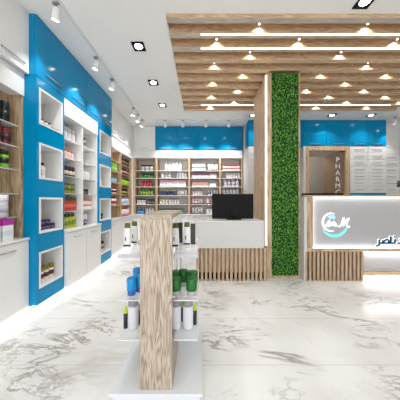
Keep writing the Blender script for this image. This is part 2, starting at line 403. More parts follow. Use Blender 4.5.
# ------------------------------------------------------------------ back wall furniture
YB = 5.70
BX = [-1.835, -1.235, -.345, .49, 1.125]
struct(box('trim_1', M['white'], (-2.055, -1.838, 5.664, 6.045, 0, H-.002)))
BN = ['corner bay', 'second bay', 'third bay', 'last bay']
ZS = [2.005, 1.80, 1.565, 1.328, 1.085]
for i in range(4):
    a, b = BX[i], BX[i+1]
    t = thing('shelf_unit', '%s of the back wall shelves counted from the corner' % (['corner unit', 'second unit', 'third unit', 'fourth unit'][i]), 'shelving', 'shelf units along the back wall')
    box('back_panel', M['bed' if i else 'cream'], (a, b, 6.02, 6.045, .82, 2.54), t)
    for e in ([a, b-.025] if i == 3 else [a]):
        box('side_panel', M['oak'], (e, e+.05 if e == a else e+.025, YB, 6.02, .82, 2.335), t)
    for z in ZS: box('shelf', M['whitem'], (a+.05, b-(.025 if i == 3 else 0), YB+.01, 6.02, z-.02, z), t)
    box('valance', M['white'], (a, b, YB-.01, 6.02, 2.337, 2.54), t)
    c = thing('base_cabinet', 'white back wall base cabinet, %s from the corner' % ORD[i], 'cabinet', 'white base cabinets along the back wall')
    box('body', M['white'], (a+.001, b-.001, YB+.0, 6.04, .05, .79), c); box('worktop', M['white'], (a+.001, b-.001, YB-.04, 6.04, .792, .818), c)
    box('kick_board', M['kick'], (a+.001, b-.001, YB+.03, 6.04, 0, .049), c)
    for j in range(2):
        p, q = a+(b-a)*j/2, a+(b-a)*(j+1)/2
        d = box('door', M['white'], (p+.004, q-.004, YB-.02, YB-.001, .055, .785), c, bev=.002); handle_x(d, (p+q)/2, YB-.02, .73, .2, 'gsteel')
    # upper cupboards
ux = [(-1.835, -1.24, 'white')] + [(-1.235+.59*k, -1.235+.59*(k+1), 'blue') for k in range(4)]
for i, (a, b, m) in enumerate(ux):
    if i == 0: l = 'white wall cupboard in the back corner beside the blue row'
    else: l = '%s glossy blue wall cupboard over the back shelves from the corner' % ORD[i-1]
    t = thing('wall_cabinet', l, 'cabinet', None if i == 0 else 'blue wall cupboards over the back shelves')
    box('body', M[m], (a+.001, b-.001, YB+.01, 6.045, 2.545, H-.003), t)
    hw = .2 if i == 0 else .26
    d = box('door', M[m], (a+.003, b-.003, YB-.01, YB+.009, 2.542, H-.006), t, bev=.002); handle_x(d, (a+b)/2, YB-.01, 2.60, hw)

# ------------------------------------------------------------------ back right: blue cupboards, drawers, doorway
YR = 5.25
rx = [1.19, 1.85, 2.55, 3.14, 3.73, 4.18, 4.635]
for i in range(6):
    a, b = rx[i], rx[i+1]
    t = thing('wall_cabinet', ['glossy blue wall cupboard behind the pillar', 'glossy blue wall cupboard just past the pillar and hidden by it', 'glossy blue cupboard above the doorway, pillar side',
              'glossy blue cupboard above the lettered side of the doorway', 'glossy blue cupboard over the first white drawer column', 'glossy blue cupboard over the second white drawer column'][i], 'cabinet', 'blue cupboards around the doorway')
    box('body', M['blue'], (a+.001, b-.001, YR+.02, 5.655, 2.555, H-.003), t)
    d = box('door', M['blue'], (a+.003, b-.003, YR, YR+.019, 2.552, H-.006), t, bev=.002); handle_x(d, (a+b)/2, YR, 2.60, .25)
dc = [(1.19, 1.85, 'white drawer column behind the pillar'), (3.735, 4.18, 'tall white drawer column beside the doorway'), (4.185, 4.635, 'tall white drawer column, second from the doorway'), (4.64, 5.10, 'white drawer column beside the side wall')]
for k, (a, b, l) in enumerate(dc):
    t = thing('drawer_column', l, 'drawers', 'tall white drawer columns', )
    y = YR+(.01 if k < 3 else .14); top = 2.548 if k < 3 else H-.004
    box('body', M['white'], (a, b, y+.02, 5.655, 0.0, top), t)
    z = 2.548; n = 0
    if k == 3: box('door', M['white'], (a+.002, b-.002, y, y+.019, 2.55, top-.003), t)
    while z > .3:
        z1 = z-.1675; blue = (k in (1, 2) and 1.2 < z1 < 1.4) and n == 6
        d = box('drawer', M['white'], (a+.002, b-.002, y, y+.019, z1+.003, z-.001), t, bev=.001)
        if k != 3 or z < 2.4: handle_x(d, (a+b)/2, y, z-.085, .24, 'gsteel')
        z = z1; n += 1
        if n == 7:
            d = box('drawer', M['blue' if k in (1, 2) else 'white'], (a+.002, b-.002, y, y+.019, z-.19, z-.001), t); z -= .1925
            if k in (1, 2): d['label'] = 'glossy blue drawer front'
# door surround
t = thing('passage_fill_lamp', 'unseen round fill lamp added in the passage behind the glass doorway', 'lamp', None, (3.1, 7.0, H))  # lamp added out of view to brighten the unlit passage
bm = bmesh.new(); add_lathe(bm, [(.13, -.03), (.15, -.025), (.15, 0)], 24); make('housing', bm, M['white'], t)
bm = bmesh.new(); add_lathe(bm, [(.12, -.034), (.12, -.031)], 24); make('diffuser', bm, M['lamp'], t)
pl = bpy.data.lights.new('point_light', 'POINT'); pl.energy = 26; pl.shadow_soft_size = .1; pl.color = (1, .96, .9)
po = bpy.data.objects.new('point_light', pl); C.objects.link(po); po.location = (0, 0, -.2); po.parent = t
struct(boxes('door_1', M['oak'], [(2.625, 2.70, YR, YR+.05, 0, 2.548), (3.62, 3.728, YR, YR+.05, 0, 2.548), (2.70, 3.62, YR, YR+.05, 2.44, 2.548)]))
d1 = bpy.data.objects['door_1']
struct(boxes('trim_2', M['wall'], [(2.565, 2.62, YR+.0, 5.655, 0, 2.548)]))
struct(box('trim_3', M['brown'], (3.69, 3.718, YR+.052, 6.29, 0, 2.495)))
box('door_glass', M['door_glass'], (2.702, 3.618, YR+.02, YR+.03, 0.0, 2.438), d1)
def text_mesh(s, size, depth=.004):
    cu = bpy.data.curves.new('txt', 'FONT'); cu.body = s; cu.size = size; cu.extrude = depth; cu.align_x = 'CENTER'
    o = bpy.data.objects.new('txt', cu); C.objects.link(o); dg = bpy.context.evaluated_depsgraph_get(); dg.update()
    me = bpy.data.meshes.new_from_object(o.evaluated_get(dg)); bpy.data.objects.remove(o); return me
def text_obj(name, s, size, m, loc, parent, depth=.004, sx=1.0, bold=0):
    me = text_mesh(s, size, depth); me.materials.clear(); me.materials.append(m)
    o = bpy.data.objects.new(name, me); C.objects.link(o); o.location = loc; o.rotation_euler = (PI/2, 0, 0); o.scale = (sx, 1, 1); o.parent = parent
    return o
t = thing('door_lettering', 'vertical white lettering spelling out pharmacy on the brown glass doorway', 'sign')
for i, ch in enumerate('PHARMCY'):
    text_obj('letter', ch, .175, M['white'], (3.425, YR+.012, 2.150-.163*i), t, .004, 1.0)

# ------------------------------------------------------------------ pillar with green panel
t = thing('green_wall_pillar', 'oak clad pillar with a tall green leaf panel and light strip', 'pillar')
PX0, PX1, PY0, PY1, PT = 1.015, 1.525, 3.23, 4.04, ZB-.003
box('core', M['oak'], (PX0, PX1, PY0+.03, PY1, 0, PT), t)
boxes('front_frame', M['oak'], [(PX0, 1.088, PY0, PY0+.03, 0, PT), (1.502, PX1, PY0, PY0+.03, 0, PT), (1.088, 1.502, PY0, PY0+.03, 0, .035)], t)
box('led_strip', M['led'], (PX0-.022, PX0-.002, PY0+.002, PY0+.018, .5, 3.12), t)
box('moss_bed', M['moss'], (1.09, 1.50, PY0+.012, PY0+.029, .036, PT-.01), t)
bm = bmesh.new()
for _ in range(5200):
    x = random.uniform(1.095, 1.495); z = random.uniform(.045, PT-.02); y = PY0+.010-random.random()*.03
    L_ = random.uniform(.018, .042); W_ = L_*.42; a = random.uniform(0, 2*PI); tl = random.uniform(-.9, .9); tw = random.uniform(-.8, .8)
    R_ = Matrix.Rotation(a, 3, 'Y') @ Matrix.Rotation(tl, 3, 'X') @ Matrix.Rotation(tw, 3, 'Z')
    vs = [bm.verts.new(Vector((x, y, z)) + R_ @ Vector(p)) for p in ((0, 0, 0), (W_/2, -.002, L_*.45), (0, 0, L_), (-W_/2, -.002, L_*.45))]
    bm.faces.new(vs)
fo = make('foliage', bm, M['leaf'], t); fo['kind'] = 'stuff'
box('head_plate', M['gsteel'], (1.03, 1.51, 3.205, 3.232, ZB+.0, 3.37), t)

# ------------------------------------------------------------------ cash desk
YD = 3.11
t = thing('cash_desk', 'white cash desk with oak slat front beside the green pillar', 'desk')
DX0, DX1 = -.075, .965
box('panel', M['whitem'], (DX0, .935, YD, YD+.03, .485, .872), t, bev=.002)
box('worktop', M['white'], (DX0, .935, YD-.0, YD+.62, .874, .89), t, bev=.002)
box('side_panel', M['whitem'], (DX0, DX0+.03, YD+.032, YD+.62, 0, .872), t)
box('back_board', M['slat'], (DX0+.03, DX1, YD+.045, YD+.06, .115, .484), t)
box('plinth', M['dark'], (DX0+.03, DX1, YD+.10, YD+.12, 0, .113), t)
n = 17
for i in range(n):
    x = DX0+.01+(DX1+.03-DX0-.01)*i/n
    box('slat', M['slat'], (x, x+.036, YD+.002, YD+.044, 0, .483), t, bev=.003)
for i, ch in enumerate('CASHIER'):
    text_obj('letter', ch, .085, M['letter'], (-.035+.096*i, YD+.0015, .412), t, .0015, .9)
def monitor(x0, x1, y, z0, z1, base, label, stand_x):
    t = thing('monitor', label, 'monitor')
    bm = bmesh.new(); add_box(bm, x0, x1, y, y+.03, z0, z1, bev=.004); make('screen_back', bm, M['black'], t)
    box('display', M['dblack'], (x0+.01, x1-.01, y+.0305, y+.033, z0+.012, z1-.012), t)
    boxes('bezel', M['dblack'], [(x0+.004, x1-.004, y-.004, y-.0005, z0+.004, z0+.018)], t)
    s = stand_x
    bm = bmesh.new(); add_box(bm, s-.055, s+.055, y-.03, y-.001, base+.012, base+.20, bev=.006); make('neck', bm, M['black'], t)
    bm = bmesh.new(); m4 = Matrix.Translation((s, y-.034, base+.055)) @ Matrix.Rotation(PI/2, 4, 'X'); add_lathe(bm, [(.026, -.004), (.030, 0), (.022, .006)], 20, mat4=m4); make('cable_hub', bm, M['dblack'], t)
    bm = bmesh.new(); add_box(bm, s-.11, s+.11, y-.06, y+.13, base, base+.011, bev=.004); make('foot', bm, M['black'], t)
monitor(.175, .83, 3.32, .903, 1.297, .8905, 'black monitor seen from behind on the white cash desk', .52)

# ------------------------------------------------------------------ reception counter with the signs
t = thing('reception_counter', 'pale counter with glowing sign panel and oak slats past the pillar', 'counter')
CX0, CX1 = 1.53, 4.2
box('worktop', M['oakx'], (CX0, CX1, YD, YD+.29, 1.245, 1.272), t, bev=.002)
box('body', M['counter'], (1.66, CX1, YD+.05, YD+.07, .49, 1.243), t)
boxes('frame', M['oakx'], [(1.575, CX1, YD, YD+.05, .435, .485)], t)
box('frame_post', M['oak'], (1.575, 1.658, YD, YD+.05, .487, 1.243), t)
box('end_panel', M['whitem'], (CX0, 1.573, YD+.005, YD+.28, 0.0, 1.243), t)
bm = bmesh.new()
add_box(bm, 1.66, CX1, YD+.012, YD+.048, 1.2395, 1.2435); add_box(bm, 1.66, CX1, YD+.012, YD+.048, .4865, .4905); add_box(bm, 1.6595, 1.6635, YD+.012, YD+.048, .4915, 1.2385)
make('edge_light', bm, M['glow'], t)
box('back_board', M['dark'], (1.575, 2.44, YD+.05, YD+.065, .0, .433), t)
n = 15
for i in range(n):
    x = 1.545+(2.44-1.545)*i/n
    box('slat', M['slat'], (x, x+.034, YD+.004, YD+.049, 0, .433), t, bev=.003)
box('lower_panel', M['counter'], (2.44, CX1, YD+.06, YD+.08, .16, .433), t)
box('lower_rail', M['oakx'], (2.44, CX1, YD+.03, YD+.08, .065, .118), t)
box('lower_light', M['ledw'], (2.445, CX1, YD+.02, YD+.055, .418, .434), t)
box('floor_light', M['ledw'], (2.445, CX1, YD+.035, YD+.075, .045, .063), t)
box('toe_board', M['whitem'], (2.44, CX1, YD+.082, YD+.10, 0, .158), t)
monitor(1.69, 2.37, 3.50, .93, 1.313, .90, 'black monitor top showing above the pale counter', 2.03)
tw = thing('staff_worktop', 'low staff worktop behind the pale counter', 'worktop')
box('worktop', M['white'], (1.60, 4.1, 3.405, 3.80, .875, .8985), tw); box('side_panel', M['white'], (1.60, 1.63, 3.405, 3.79, 0, .874), tw); box('side_panel', M['white'], (4.05, 4.08, 3.405, 3.79, 0, .874), tw)

# glowing logo (crescent, mountains, swoosh, script) on the counter panel
FX = lambda px: (px-201)*(YD+.03)/210.0
FZ = lambda py: 1.2-(py-200)*(YD+.03)/210.0
lg = t; counter_root = t
def px_poly(name, pts, m, parent, front=.012):
    bm = bmesh.new(); add_poly(bm, [(FX(x), FZ(y)) for x, y in pts], YD+.05-front, YD+.0495)
    for f in bm.faces[:]:
        if len(f.verts) > 4: bmesh.ops.triangulate(bm, faces=[f])
    return make(name, bm, m, parent)
def stroke(name, pts, wd, m, parent, z0=.012, taper=False):
    bm = bmesh.new(); L1, L2 = [], []
    for i, (x, y) in enumerate(pts):
        a = pts[max(0, i-1)]; b = pts[min(len(pts)-1, i+1)]; dx, dy = b[0]-a[0], b[1]-a[1]; l = math.hypot(dx, dy) or 1
        ww = wd if not taper else max(.15, wd*math.sin(PI*i/(len(pts)-1))**.7)
        nx, ny = -dy/l*ww/2, dx/l*ww/2; L1.append((x+nx, y+ny)); L2.append((x-nx, y-ny))
    for i in range(len(pts)-1):
        q = [L1[i], L1[i+1], L2[i+1], L2[i]]
        add_poly(bm, [(FX(x), FZ(y)) for x, y in q], YD+.05-z0, YD+.0495)
    return make(name, bm, m, parent)
def smooth(pts, n=5):
    out = []
    P_ = [pts[0]]+pts+[pts[-1]]
    for i in range(1, len(P_)-2):
        for k in range(n):
            u = k/n; a, b, c, d = P_[i-1:i+3]
            out.append(tuple(.5*((2*b[j])+(-a[j]+c[j])*u+(2*a[j]-5*b[j]+4*c[j]-d[j])*u*u+(-a[j]+3*b[j]-3*c[j]+d[j])*u**3) for j in (0, 1)))
    return out+[pts[-1]]
arc = lambda cx, cy, rx_, ry_, a0, a1, n=28: [(cx+rx_*math.cos(a0+(a1-a0)*k/n), cy+ry_*math.sin(a0+(a1-a0)*k/n)) for k in range(n+1)]
lg = stroke('logo', arc(332, 222.3, 8.6, 9, -1.15, -5.0), 1.6, M['sign_glow'], counter_root, taper=True); lg['label'] = 'glowing white and turquoise crescent logo'
stroke('swoosh', arc(335, 223.5, 13.2, 12.6, .15, PI-.45), 3.0, M['sign_cyan'], lg, taper=True)
px_poly('gem', [(329, 216.6), (331, 215), (334, 215), (336, 217), (334.6, 219.6), (332.4, 218), (330.4, 219.8)], M['sign_sky'], lg)
px_poly('mountain', [(325.8, 226), (329.6, 220.2), (332.2, 223.6), (334.4, 221), (338.6, 226.2), (335.5, 226.4), (332.6, 225.2), (329.2, 226.8)], M['sign_glow'], lg)
stroke('script_letter', smooth([(339.5, 227), (341.5, 225.5), (343.5, 220), (344.5, 217.5), (343.8, 222), (343.8, 226), (346, 221.5), (349, 218.5), (349.5, 219.2), (347.8, 222), (347.5, 225.5), (349, 227.5), (350.3, 226.3)]), .75, M['sign_glow'], lg)

# blue lettering cut by the frame: naser + dal
bm = bmesh.new(); bh = bmesh.new()
LI = [0]
def letters(name, parts_, wd=1.7):
    for pts, w_ in parts_:
        for b_, ww, z0, z1 in ((bm, w_+.6, .012, .008), (bh, w_+1.3, .0070, .0005)):
            LI[0] += 1; z0 += .00004*LI[0]
            L1, L2 = [], []
            for i, (x, y) in enumerate(pts):
                a = pts[max(0, i-1)]; b = pts[min(len(pts)-1, i+1)]; dx, dy = b[0]-a[0], b[1]-a[1]; l = math.hypot(dx, dy) or 1
                nx, ny = -dy/l*ww/2, dx/l*ww/2; L1.append((x+nx, y+ny)); L2.append((x-nx, y-ny))
            for i in range(len(pts)-1):
                add_poly(b_, [(FX(x), FZ(y)) for x, y in (L1[i], L1[i+1], L2[i+1], L2[i])], YD+.05-z0, YD+.05-z1)
            for (x, y) in (pts[0], pts[-1]):
                LI[0] += 1; z0 += .00004; r = ww/2; add_poly(b_, [(FX(x+r*math.cos(2*PI*k/8)), FZ(y+r*math.sin(2*PI*k/8))) for k in range(8)], YD+.05-z0, YD+.05-z1)
letters('reh', [(smooth([(377.0, 246.2), (378.5, 245.8), (379.7, 244.0), (379.9, 240.2)]), 1.4), ([(379.9, 243.2), (382, 243.2)], 1.3)])
letters('sad', [(smooth([(381.5, 243.2), (383.0, 242.6), (383.4, 241.0)]), 1.3), (smooth([(383.6, 243.2), (385.5, 240.6), (387.6, 239.6), (389.2, 241.0), (388.4, 243.0), (386.0, 243.3), (383.4, 243.3)]), 1.2)])
letters('alef', [([(391.2, 237.2), (391.2, 243.2)], 1.3), ([(389.0, 243.3), (391.2, 243.3)], 1.2)])
letters('noon', [(smooth([(392.6, 243.3), (394.8, 243.0), (395.5, 241.8), (395.4, 239.8)]), 1.3), ([(394.9, 236.9), (395.1, 236.9)], 1.3)])
letters('dal', [(smooth([(398.4, 243.3), (401.2, 243.2), (402.2, 241.6), (400.8, 239.2)]), 1.3)])
st = make('lettering', bm, M['teal'], counter_root); make('halo', bh, M['sign_glow'], st); st['label'] = 'dark teal Arabic lettering'

# potted plant on the counter
t = thing('potted_plant', 'small dark leafy plant in pale pot on the counter', 'plant', None, (3.24, 3.28, 1.2725))
bm = bmesh.new(); add_lathe(bm, [(.045, 0), (.062, .12), (.066, .125), (.055, .125)], 20); make('pot', bm, M['counter'], t)
bm = bmesh.new()
for _ in range(420):
    a = random.uniform(0, 2*PI); r = random.random()**.5*.12; z = .13+random.random()*.085; L_ = random.uniform(.02, .04)
    R_ = Matrix.Rotation(a, 3, 'Z') @ Matrix.Rotation(random.uniform(.2, 1.4), 3, 'Y') @ Matrix.Rotation(random.uniform(-.6, .6), 3, 'Z')
    c = Vector((r*math.cos(a), r*math.sin(a), z))
    bm.faces.new([bm.verts.new(c+R_ @ Vector(p)) for p in ((0, 0, 0), (L_*.25, 0, L_*.5), (0, 0, L_), (-L_*.25, 0, L_*.5))])
fo = make('foliage', bm, mat('dark_leaf', '#2f4a14', .5, .4, 40), t)

# ------------------------------------------------------------------ products
def p_bottle(h, r, capf=.2, capr=.7, neck=True, seg=14, taper=1.0, sy=1.0):
    hb = h*(1-capf)
    if neck: body = [(r*.92, 0), (r, h*.02), (r*taper, hb*.80), (r*taper*.75, hb*.92), (capr*r*.8, hb)]
    else: body = [(r*.95, 0), (r, h*.02), (r*taper, hb*.97), (r*taper*.97, hb)]
    cap = [(capr*r, hb), (capr*r, h*.985), (capr*r*.9, h)]
    return body, cap
PROTO = {}
def product(kind, w_, d_, h_, body, cap=None, band=None, parts=True):
    key = (kind, w_, d_, h_, body, cap, band, parts)
    seg = 16 if parts else 8
    if key in PROTO: return PROTO[key]
    r = w_/2; bb, cc, dd = bmesh.new(), bmesh.new(), bmesh.new()
    has_c = has_d = False
    if kind in ('bottle', 'jar', 'can', 'tube', 'pump'):
        spec = {'bottle': (.18, .55, True), 'jar': (.28, 1.04, False), 'can': (.10, .9, False), 'tube': (.16, .9, False), 'pump': (.16, .45, True)}[kind]
        if kind == 'tube':   # cap down, flattened crimp up
            bp = [(r*.9, h_*.16), (r, h_*.18), (r*1.02, h_*.7), (r*.9, h_)]
            add_lathe(bb, bp, seg, sy=.7); add_lathe(cc, [(r*.85, 0), (r*.9, h_*.16)], seg, sy=.75)
        else:
            bp, cp = p_bottle(h_, r, spec[0], spec[1], spec[2], seg)
            add_lathe(bb, bp, seg); add_lathe(cc, cp, seg)
            if kind == 'pump': add_box(cc, -r*.15, r*.9, -r*.15, r*.15, h_*.96, h_*1.0)
        has_c = True
        if band:
            add_lathe(dd, [(r*1.015, h_*.22), (r*1.015, h_*.55)], seg, sy=.7 if kind == 'tube' else 1); has_d = True
    else:                    # carton
        add_box(bb, -w_/2, w_/2, -d_/2, d_/2, 0, h_, bev=.002 if parts else 0)
        if cap: add_box(cc, -w_/2-.0006, w_/2+.0006, -d_/2-.0006, d_/2+.0006, h_*.74, h_+.0006); has_c = True
        if band: add_box(dd, -w_/2-.001, w_/2+.001, -d_/2-.001, d_/2+.001, h_*.25, h_*.5); has_d = True
    nm = {'bottle': 'bottle', 'jar': 'jar', 'can': 'can', 'tube': 'cosmetic_tube', 'pump': 'pump_bottle', 'box': 'carton'}[kind]
    mb, mc, md = pm(body), pm(cap or body), pm(band or body)
    if parts:
        o = bpy.data.objects.new(nm, None); o.empty_display_size = .02
        C.objects.link(o)
        make('body', bb, mb, o)
        if has_c: make('lid' if kind in ('jar', 'box') else 'cap', cc, mc, o)
        else: cc.free()
        if has_d: make('paper_label', dd, md, o)
        else: dd.free()
    else:
        for src, i in ((cc, 1), (dd, 2)):
            for f in src.faces: f.material_index = i
            me = bpy.data.meshes.new('t'); src.to_mesh(me); src.free(); bb.from_mesh(me); bpy.data.meshes.remove(me)
        o = make(nm, bb, [mb, mc, md])
    PROTO[key] = o; o['_fresh'] = 1
    return o
def put(proto, loc, label, cat, group, rz=0):
    if '_fresh' in proto.keys(): o = proto; del o['_fresh']
    else: o = dup(proto)
    o.location = loc; o.rotation_euler = (0, 0, rz)
    return tag(o, label, cat, group)
CAT = {'bottle': 'bottle', 'jar': 'jar', 'can': 'can', 'tube': 'tube', 'pump': 'bottle', 'box': 'box'}
def row_back(bay, shelf, desc, kind, px0, px1, n, h, body, cap=None, band=None, levels=1, y=5.80, d_=.07):
    """n products in a row across the back wall between picture columns px0 and px1"""
    x0, x1 = (px0-201)*y/210, (px1-201)*y/210; pitch = (x1-x0)/n; w_ = round(min(pitch*.93, .2), 3)
    z = [*ZS, .818][shelf]; sn = ['top shelf', 'second shelf', 'third shelf', 'fourth shelf', 'fifth shelf', 'worktop'][shelf]
    if kind != 'box': d_ = w_
    pr = product(kind, w_, d_, h, body, cap, band, False)
    for lv in range(levels):
        for i in range(n):
            o = ORD[i]
            extra = '' if levels == 1 else (', upper' if lv else ', lower')
            lab = '%s %s from the corner, %s, %s%s' % (o, desc, sn, BN[bay], extra)
            put(pr if lv+i == 0 or True else pr, (x0+pitch*(i+.5), y+(0), z+.0005+lv*(h+.001)), lab, CAT[kind], '%s on the %s of the back %s' % (desc, sn, BN[bay]))
R = row_back
# corner bay
R(0, 0, 'white jar with black lid', 'jar', 141, 153.3, 3, .16, '#e8e4e0', '#1b1a1a', '#c9c5c2')
R(0, 1, 'dark green jar', 'jar', 140.5, 153.5, 4, .13, '#3a7a2c', '#173f16', '#4f9636')
R(0, 2, 'red can', 'can', 141, 152, 4, .165, '#c0303a', '#8d1c26', '#d6565c')
R(0, 3, 'lime green bottle', 'bottle', 140, 153.5, 5, .19, '#5e9a2a', '#2f5f1a', '#b9c95a')
R(0, 4, 'white carton with black lid', 'box', 137.5, 146, 2, .15, '#e6e2de', '#1c1a1a', '#b9c0c0')
R(0, 4, 'dark grey jar', 'jar', 147.5, 154.5, 3, .14, '#4a4844', '#2b2927', '#8a8884')
R(0, 5, 'bright blue carton', 'box', 137.5, 144.5, 2, .14, '#1f6fb4', None, '#6fb0dc')
R(0, 5, 'grey white bottle', 'bottle', 145.5, 154.5, 3, .19, '#d8d6d8', '#8d8a90')
# second bay
R(1, 0, 'tall white bottle', 'bottle', 164.5, 182, 5, .23, '#ecebea', '#f4f4f4')
R(1, 1, 'small white bottle', 'bottle', 161, 171.5, 3, .16, '#eeeceb', '#ffffff', '#cfc9c9')
R(1, 1, 'white tube beside the bottles', 'tube', 176.5, 187, 4, .16, '#f2f0ef', '#b9a2ae')
R(1, 2, 'pink and white carton', 'box', 160, 186, 8, .18, '#eed9de', '#d6a0b4', '#f8eef2')
R(1, 3, 'dark bottle with yellow cap', 'can', 160, 176.5, 5, .125, '#4a4d6e', '#d9dc8a', '#55507a')
R(1, 3, 'white tube with dark cap', 'tube', 177.5, 187, 4, .145, '#f2f0f0', '#5b5a68')
R(1, 4, 'white bottle with lime cap', 'bottle', 159.5, 168, 3, .165, '#e7efc8', '#7fae2e', '#f4f4ea')
R(1, 4, 'white bottle with wine red cap', 'bottle', 168.5, 179.5, 4, .165, '#efe9ec', '#7c3052')
R(1, 5, 'dark green carton', 'box', 159.5, 184, 6, .15, '#4c6b45', '#2c4a2c', '#7d9a6e')
# third bay
R(2, 0, 'small white carton with dark top', 'box', 192, 205.5, 5, .105, '#eceae9', '#6a6a66', None, 2)
R(2, 0, 'white bottle with brown base', 'tube', 207.5, 218, 3, .17, '#f0ecea', '#5b3a34')
R(2, 1, 'purple and pink carton', 'box', 192, 209.5, 4, .12, '#d9a8c2', '#7a3560', '#f2dde8')
R(2, 1, 'pale pink carton', 'box', 210, 216.5, 2, .10, '#f0d4dc', None, '#f8eef0')
R(2, 2, 'red and white carton', 'box', 192, 208.5, 5, .07, '#ecd8d4', '#b8433c', '#c98f6c', 2)
R(2, 2, 'plain white carton', 'box', 209.5, 216, 2, .10, '#f0eeed', None, '#e4dcdc')
R(2, 3, 'pink white bottle', 'bottle', 192, 202.5, 4, .165, '#efd8e2', '#b890a4', '#f8f0f4')
R(2, 3, 'white bottle with grey label', 'bottle', 207.5, 218.5, 4, .165, '#f0eef0', '#d9d4da', '#a8a2b4')
R(2, 4, 'pink jar with red base', 'tube', 192, 203, 4, .165, '#efc9d2', '#b43a3c', '#f6e6ea')
R(2, 4, 'white tube with red base', 'tube', 206, 209.5, 1, .165, '#f6e8ec', '#a83038')
R(2, 5, 'dark based white bottle', 'tube', 192, 203, 4, .18, '#eeecec', '#5e5a58', '#c9bcbc')
R(2, 5, 'white bottle with grey cap', 'bottle', 206, 213, 2, .18, '#eeecec', '#6e6a6c')
# last bay
R(3, 0, 'red white carton', 'box', 222.5, 239.5, 4, .072, '#e6c4be', '#a82a30', '#f4e4e0', 2)
R(3, 1, 'white bottle with clear cap', 'bottle', 226, 240, 6, .17, '#f2f1ef', '#cfd6ca')
R(3, 2, 'round white bottle', 'bottle', 223, 239, 4, .205, '#eeedef', '#d9d8dd', '#c2c0ca')
R(3, 3, 'grey and white bottle', 'bottle', 222.5, 239, 5, .20, '#e6e4e8', '#a9a6ae', '#cfccd4')

def row_left(place, shelf_name, z, desc, kind, ya, yb, n, h, body, cap=None, band=None, x=-1.90, levels=1, w_=None, d_=.08, parts=True, dx=0, grp=None):
    pitch = (yb-ya)/n; w_ = round(w_ or min(pitch*.94, .13), 3)
    pr = product(kind, w_ if kind != 'box' else d_, w_ if kind == 'box' else w_, h, body, cap, band, parts)
    for lv in range(levels):
        for i in range(n):
            extra = '' if levels == 1 else (', upper' if lv else ', lower')
            lab = '%s %s from entrance, %s%s' % (ORD[i], desc, shelf_name, extra)
            put(pr, (x+dx*i, ya+pitch*(i+.5), z+.0005+lv*(h+.001)), lab, CAT[kind], '%s, %s' % (desc, shelf_name))
Lr = row_left
# near wood unit (only its last items before the blue column are in view)
Lr('n', 'top shelf by the entrance', NB[0], 'black bottle', 'can', 1.76, 2.14, 4, .20, '#080707', '#060506', '#1b1617', x=-1.965, w_=.088)
Lr('n', 'second shelf by the entrance', NB[1], 'black and red bottle', 'can', 1.76, 2.15, 4, .17, '#6a1a1d', '#0e0c0d', '#1c1416', x=-1.962, w_=.09)
Lr('n', 'third shelf by the entrance', NB[2], 'green bottle with black top', 'jar', 1.76, 2.13, 4, .18, '#7ab52a', '#0c0e0d', '#16200f', x=-1.965, w_=.085)
Lr('n', 'fourth shelf by the entrance', NB[3], 'cream bottle with black cap', 'bottle', 1.72, 2.05, 3, .17, '#e2dccb', '#171717', '#f0ece0', x=-1.965, w_=.08)
Lr('n', 'lowest shelf by the entrance', NB[4], 'wide silver grey jar', 'jar', 1.68, 2.12, 3, .22, '#c9c7cc', '#e9e8ea', '#b3b2b8', x=-1.96, w_=.12)
Lr('n', 'white worktop by the entrance', .80, 'white carton with magenta lid', 'box', 1.70, 2.10, 3, .21, '#dfe3e2', '#b0299a', '#c9d4d4', x=-1.925, w_=.11, d_=.12)
# white glass shelf unit, first half
A = 'glass shelves, first white half'
def S(n, half): return '%s glass shelf, %s half' % (n, half)
Lr('w', S('top', 'first'), WZ[0], 'grey white canister', 'jar', 2.76, 3.13, 4, .18, '#d5d4d4', '#bdbcbc', None, w_=.088)
Lr('w', S('second', 'first'), WZ[1], 'pink bottle with orange cap', 'bottle', 2.76, 3.12, 5, .13, '#eecfc8', '#dc6a50', None, w_=.055)
Lr('w', S('third', 'first'), WZ[2], 'dark brown bottle', 'can', 2.75, 3.14, 5, .15, '#3a2620', '#17120f', '#d9c9b4', w_=.062)
Lr('w', S('fourth', 'first'), WZ[3], 'brown jar with green lid', 'jar', 2.75, 3.13, 4, .07, '#8f8f3a', '#28551c', None, w_=.08, levels=2)
Lr('w', S('fifth', 'first'), WZ[4], 'red carton with green top', 'box', 2.745, 3.14, 5, .19, '#bf3024', '#2f4a26', '#d8664c', w_=.07)
Lr('w', 'worktop, first half of white unit', .80, 'lime bottle with dark cap', 'bottle', 2.745, 3.15, 5, .20, '#b6c02c', '#23371a', '#7a8a20', w_=.07)
Lr('w', S('top', 'second'), WZ[0], 'white dispenser with black cap', 'pump', 3.20, 3.45, 3, .17, '#e9e8e8', '#161616', '#8a8a8a', w_=.07)
Lr('w', S('third', 'second'), WZ[2], 'clear white bottle', 'bottle', 3.20, 3.56, 5, .17, '#e4e4e3', '#d2d2d1', None, w_=.06)
Lr('w', S('fourth', 'second'), WZ[3], 'small black jar', 'jar', 3.20, 3.50, 4, .085, '#1a181b', '#0f0e10', '#6b6870', w_=.07)
Lr('w', S('fifth', 'second'), WZ[4], 'white carton with orange band', 'box', 3.20, 3.58, 5, .075, '#f0e6e0', '#d8683c', None, w_=.07, levels=2)
Lr('w', 'worktop, second half of white unit', .80, 'white tube with purple label', 'tube', 3.20, 3.47, 3, .17, '#ece9ef', '#452c5c', '#8f86c0', w_=.075)
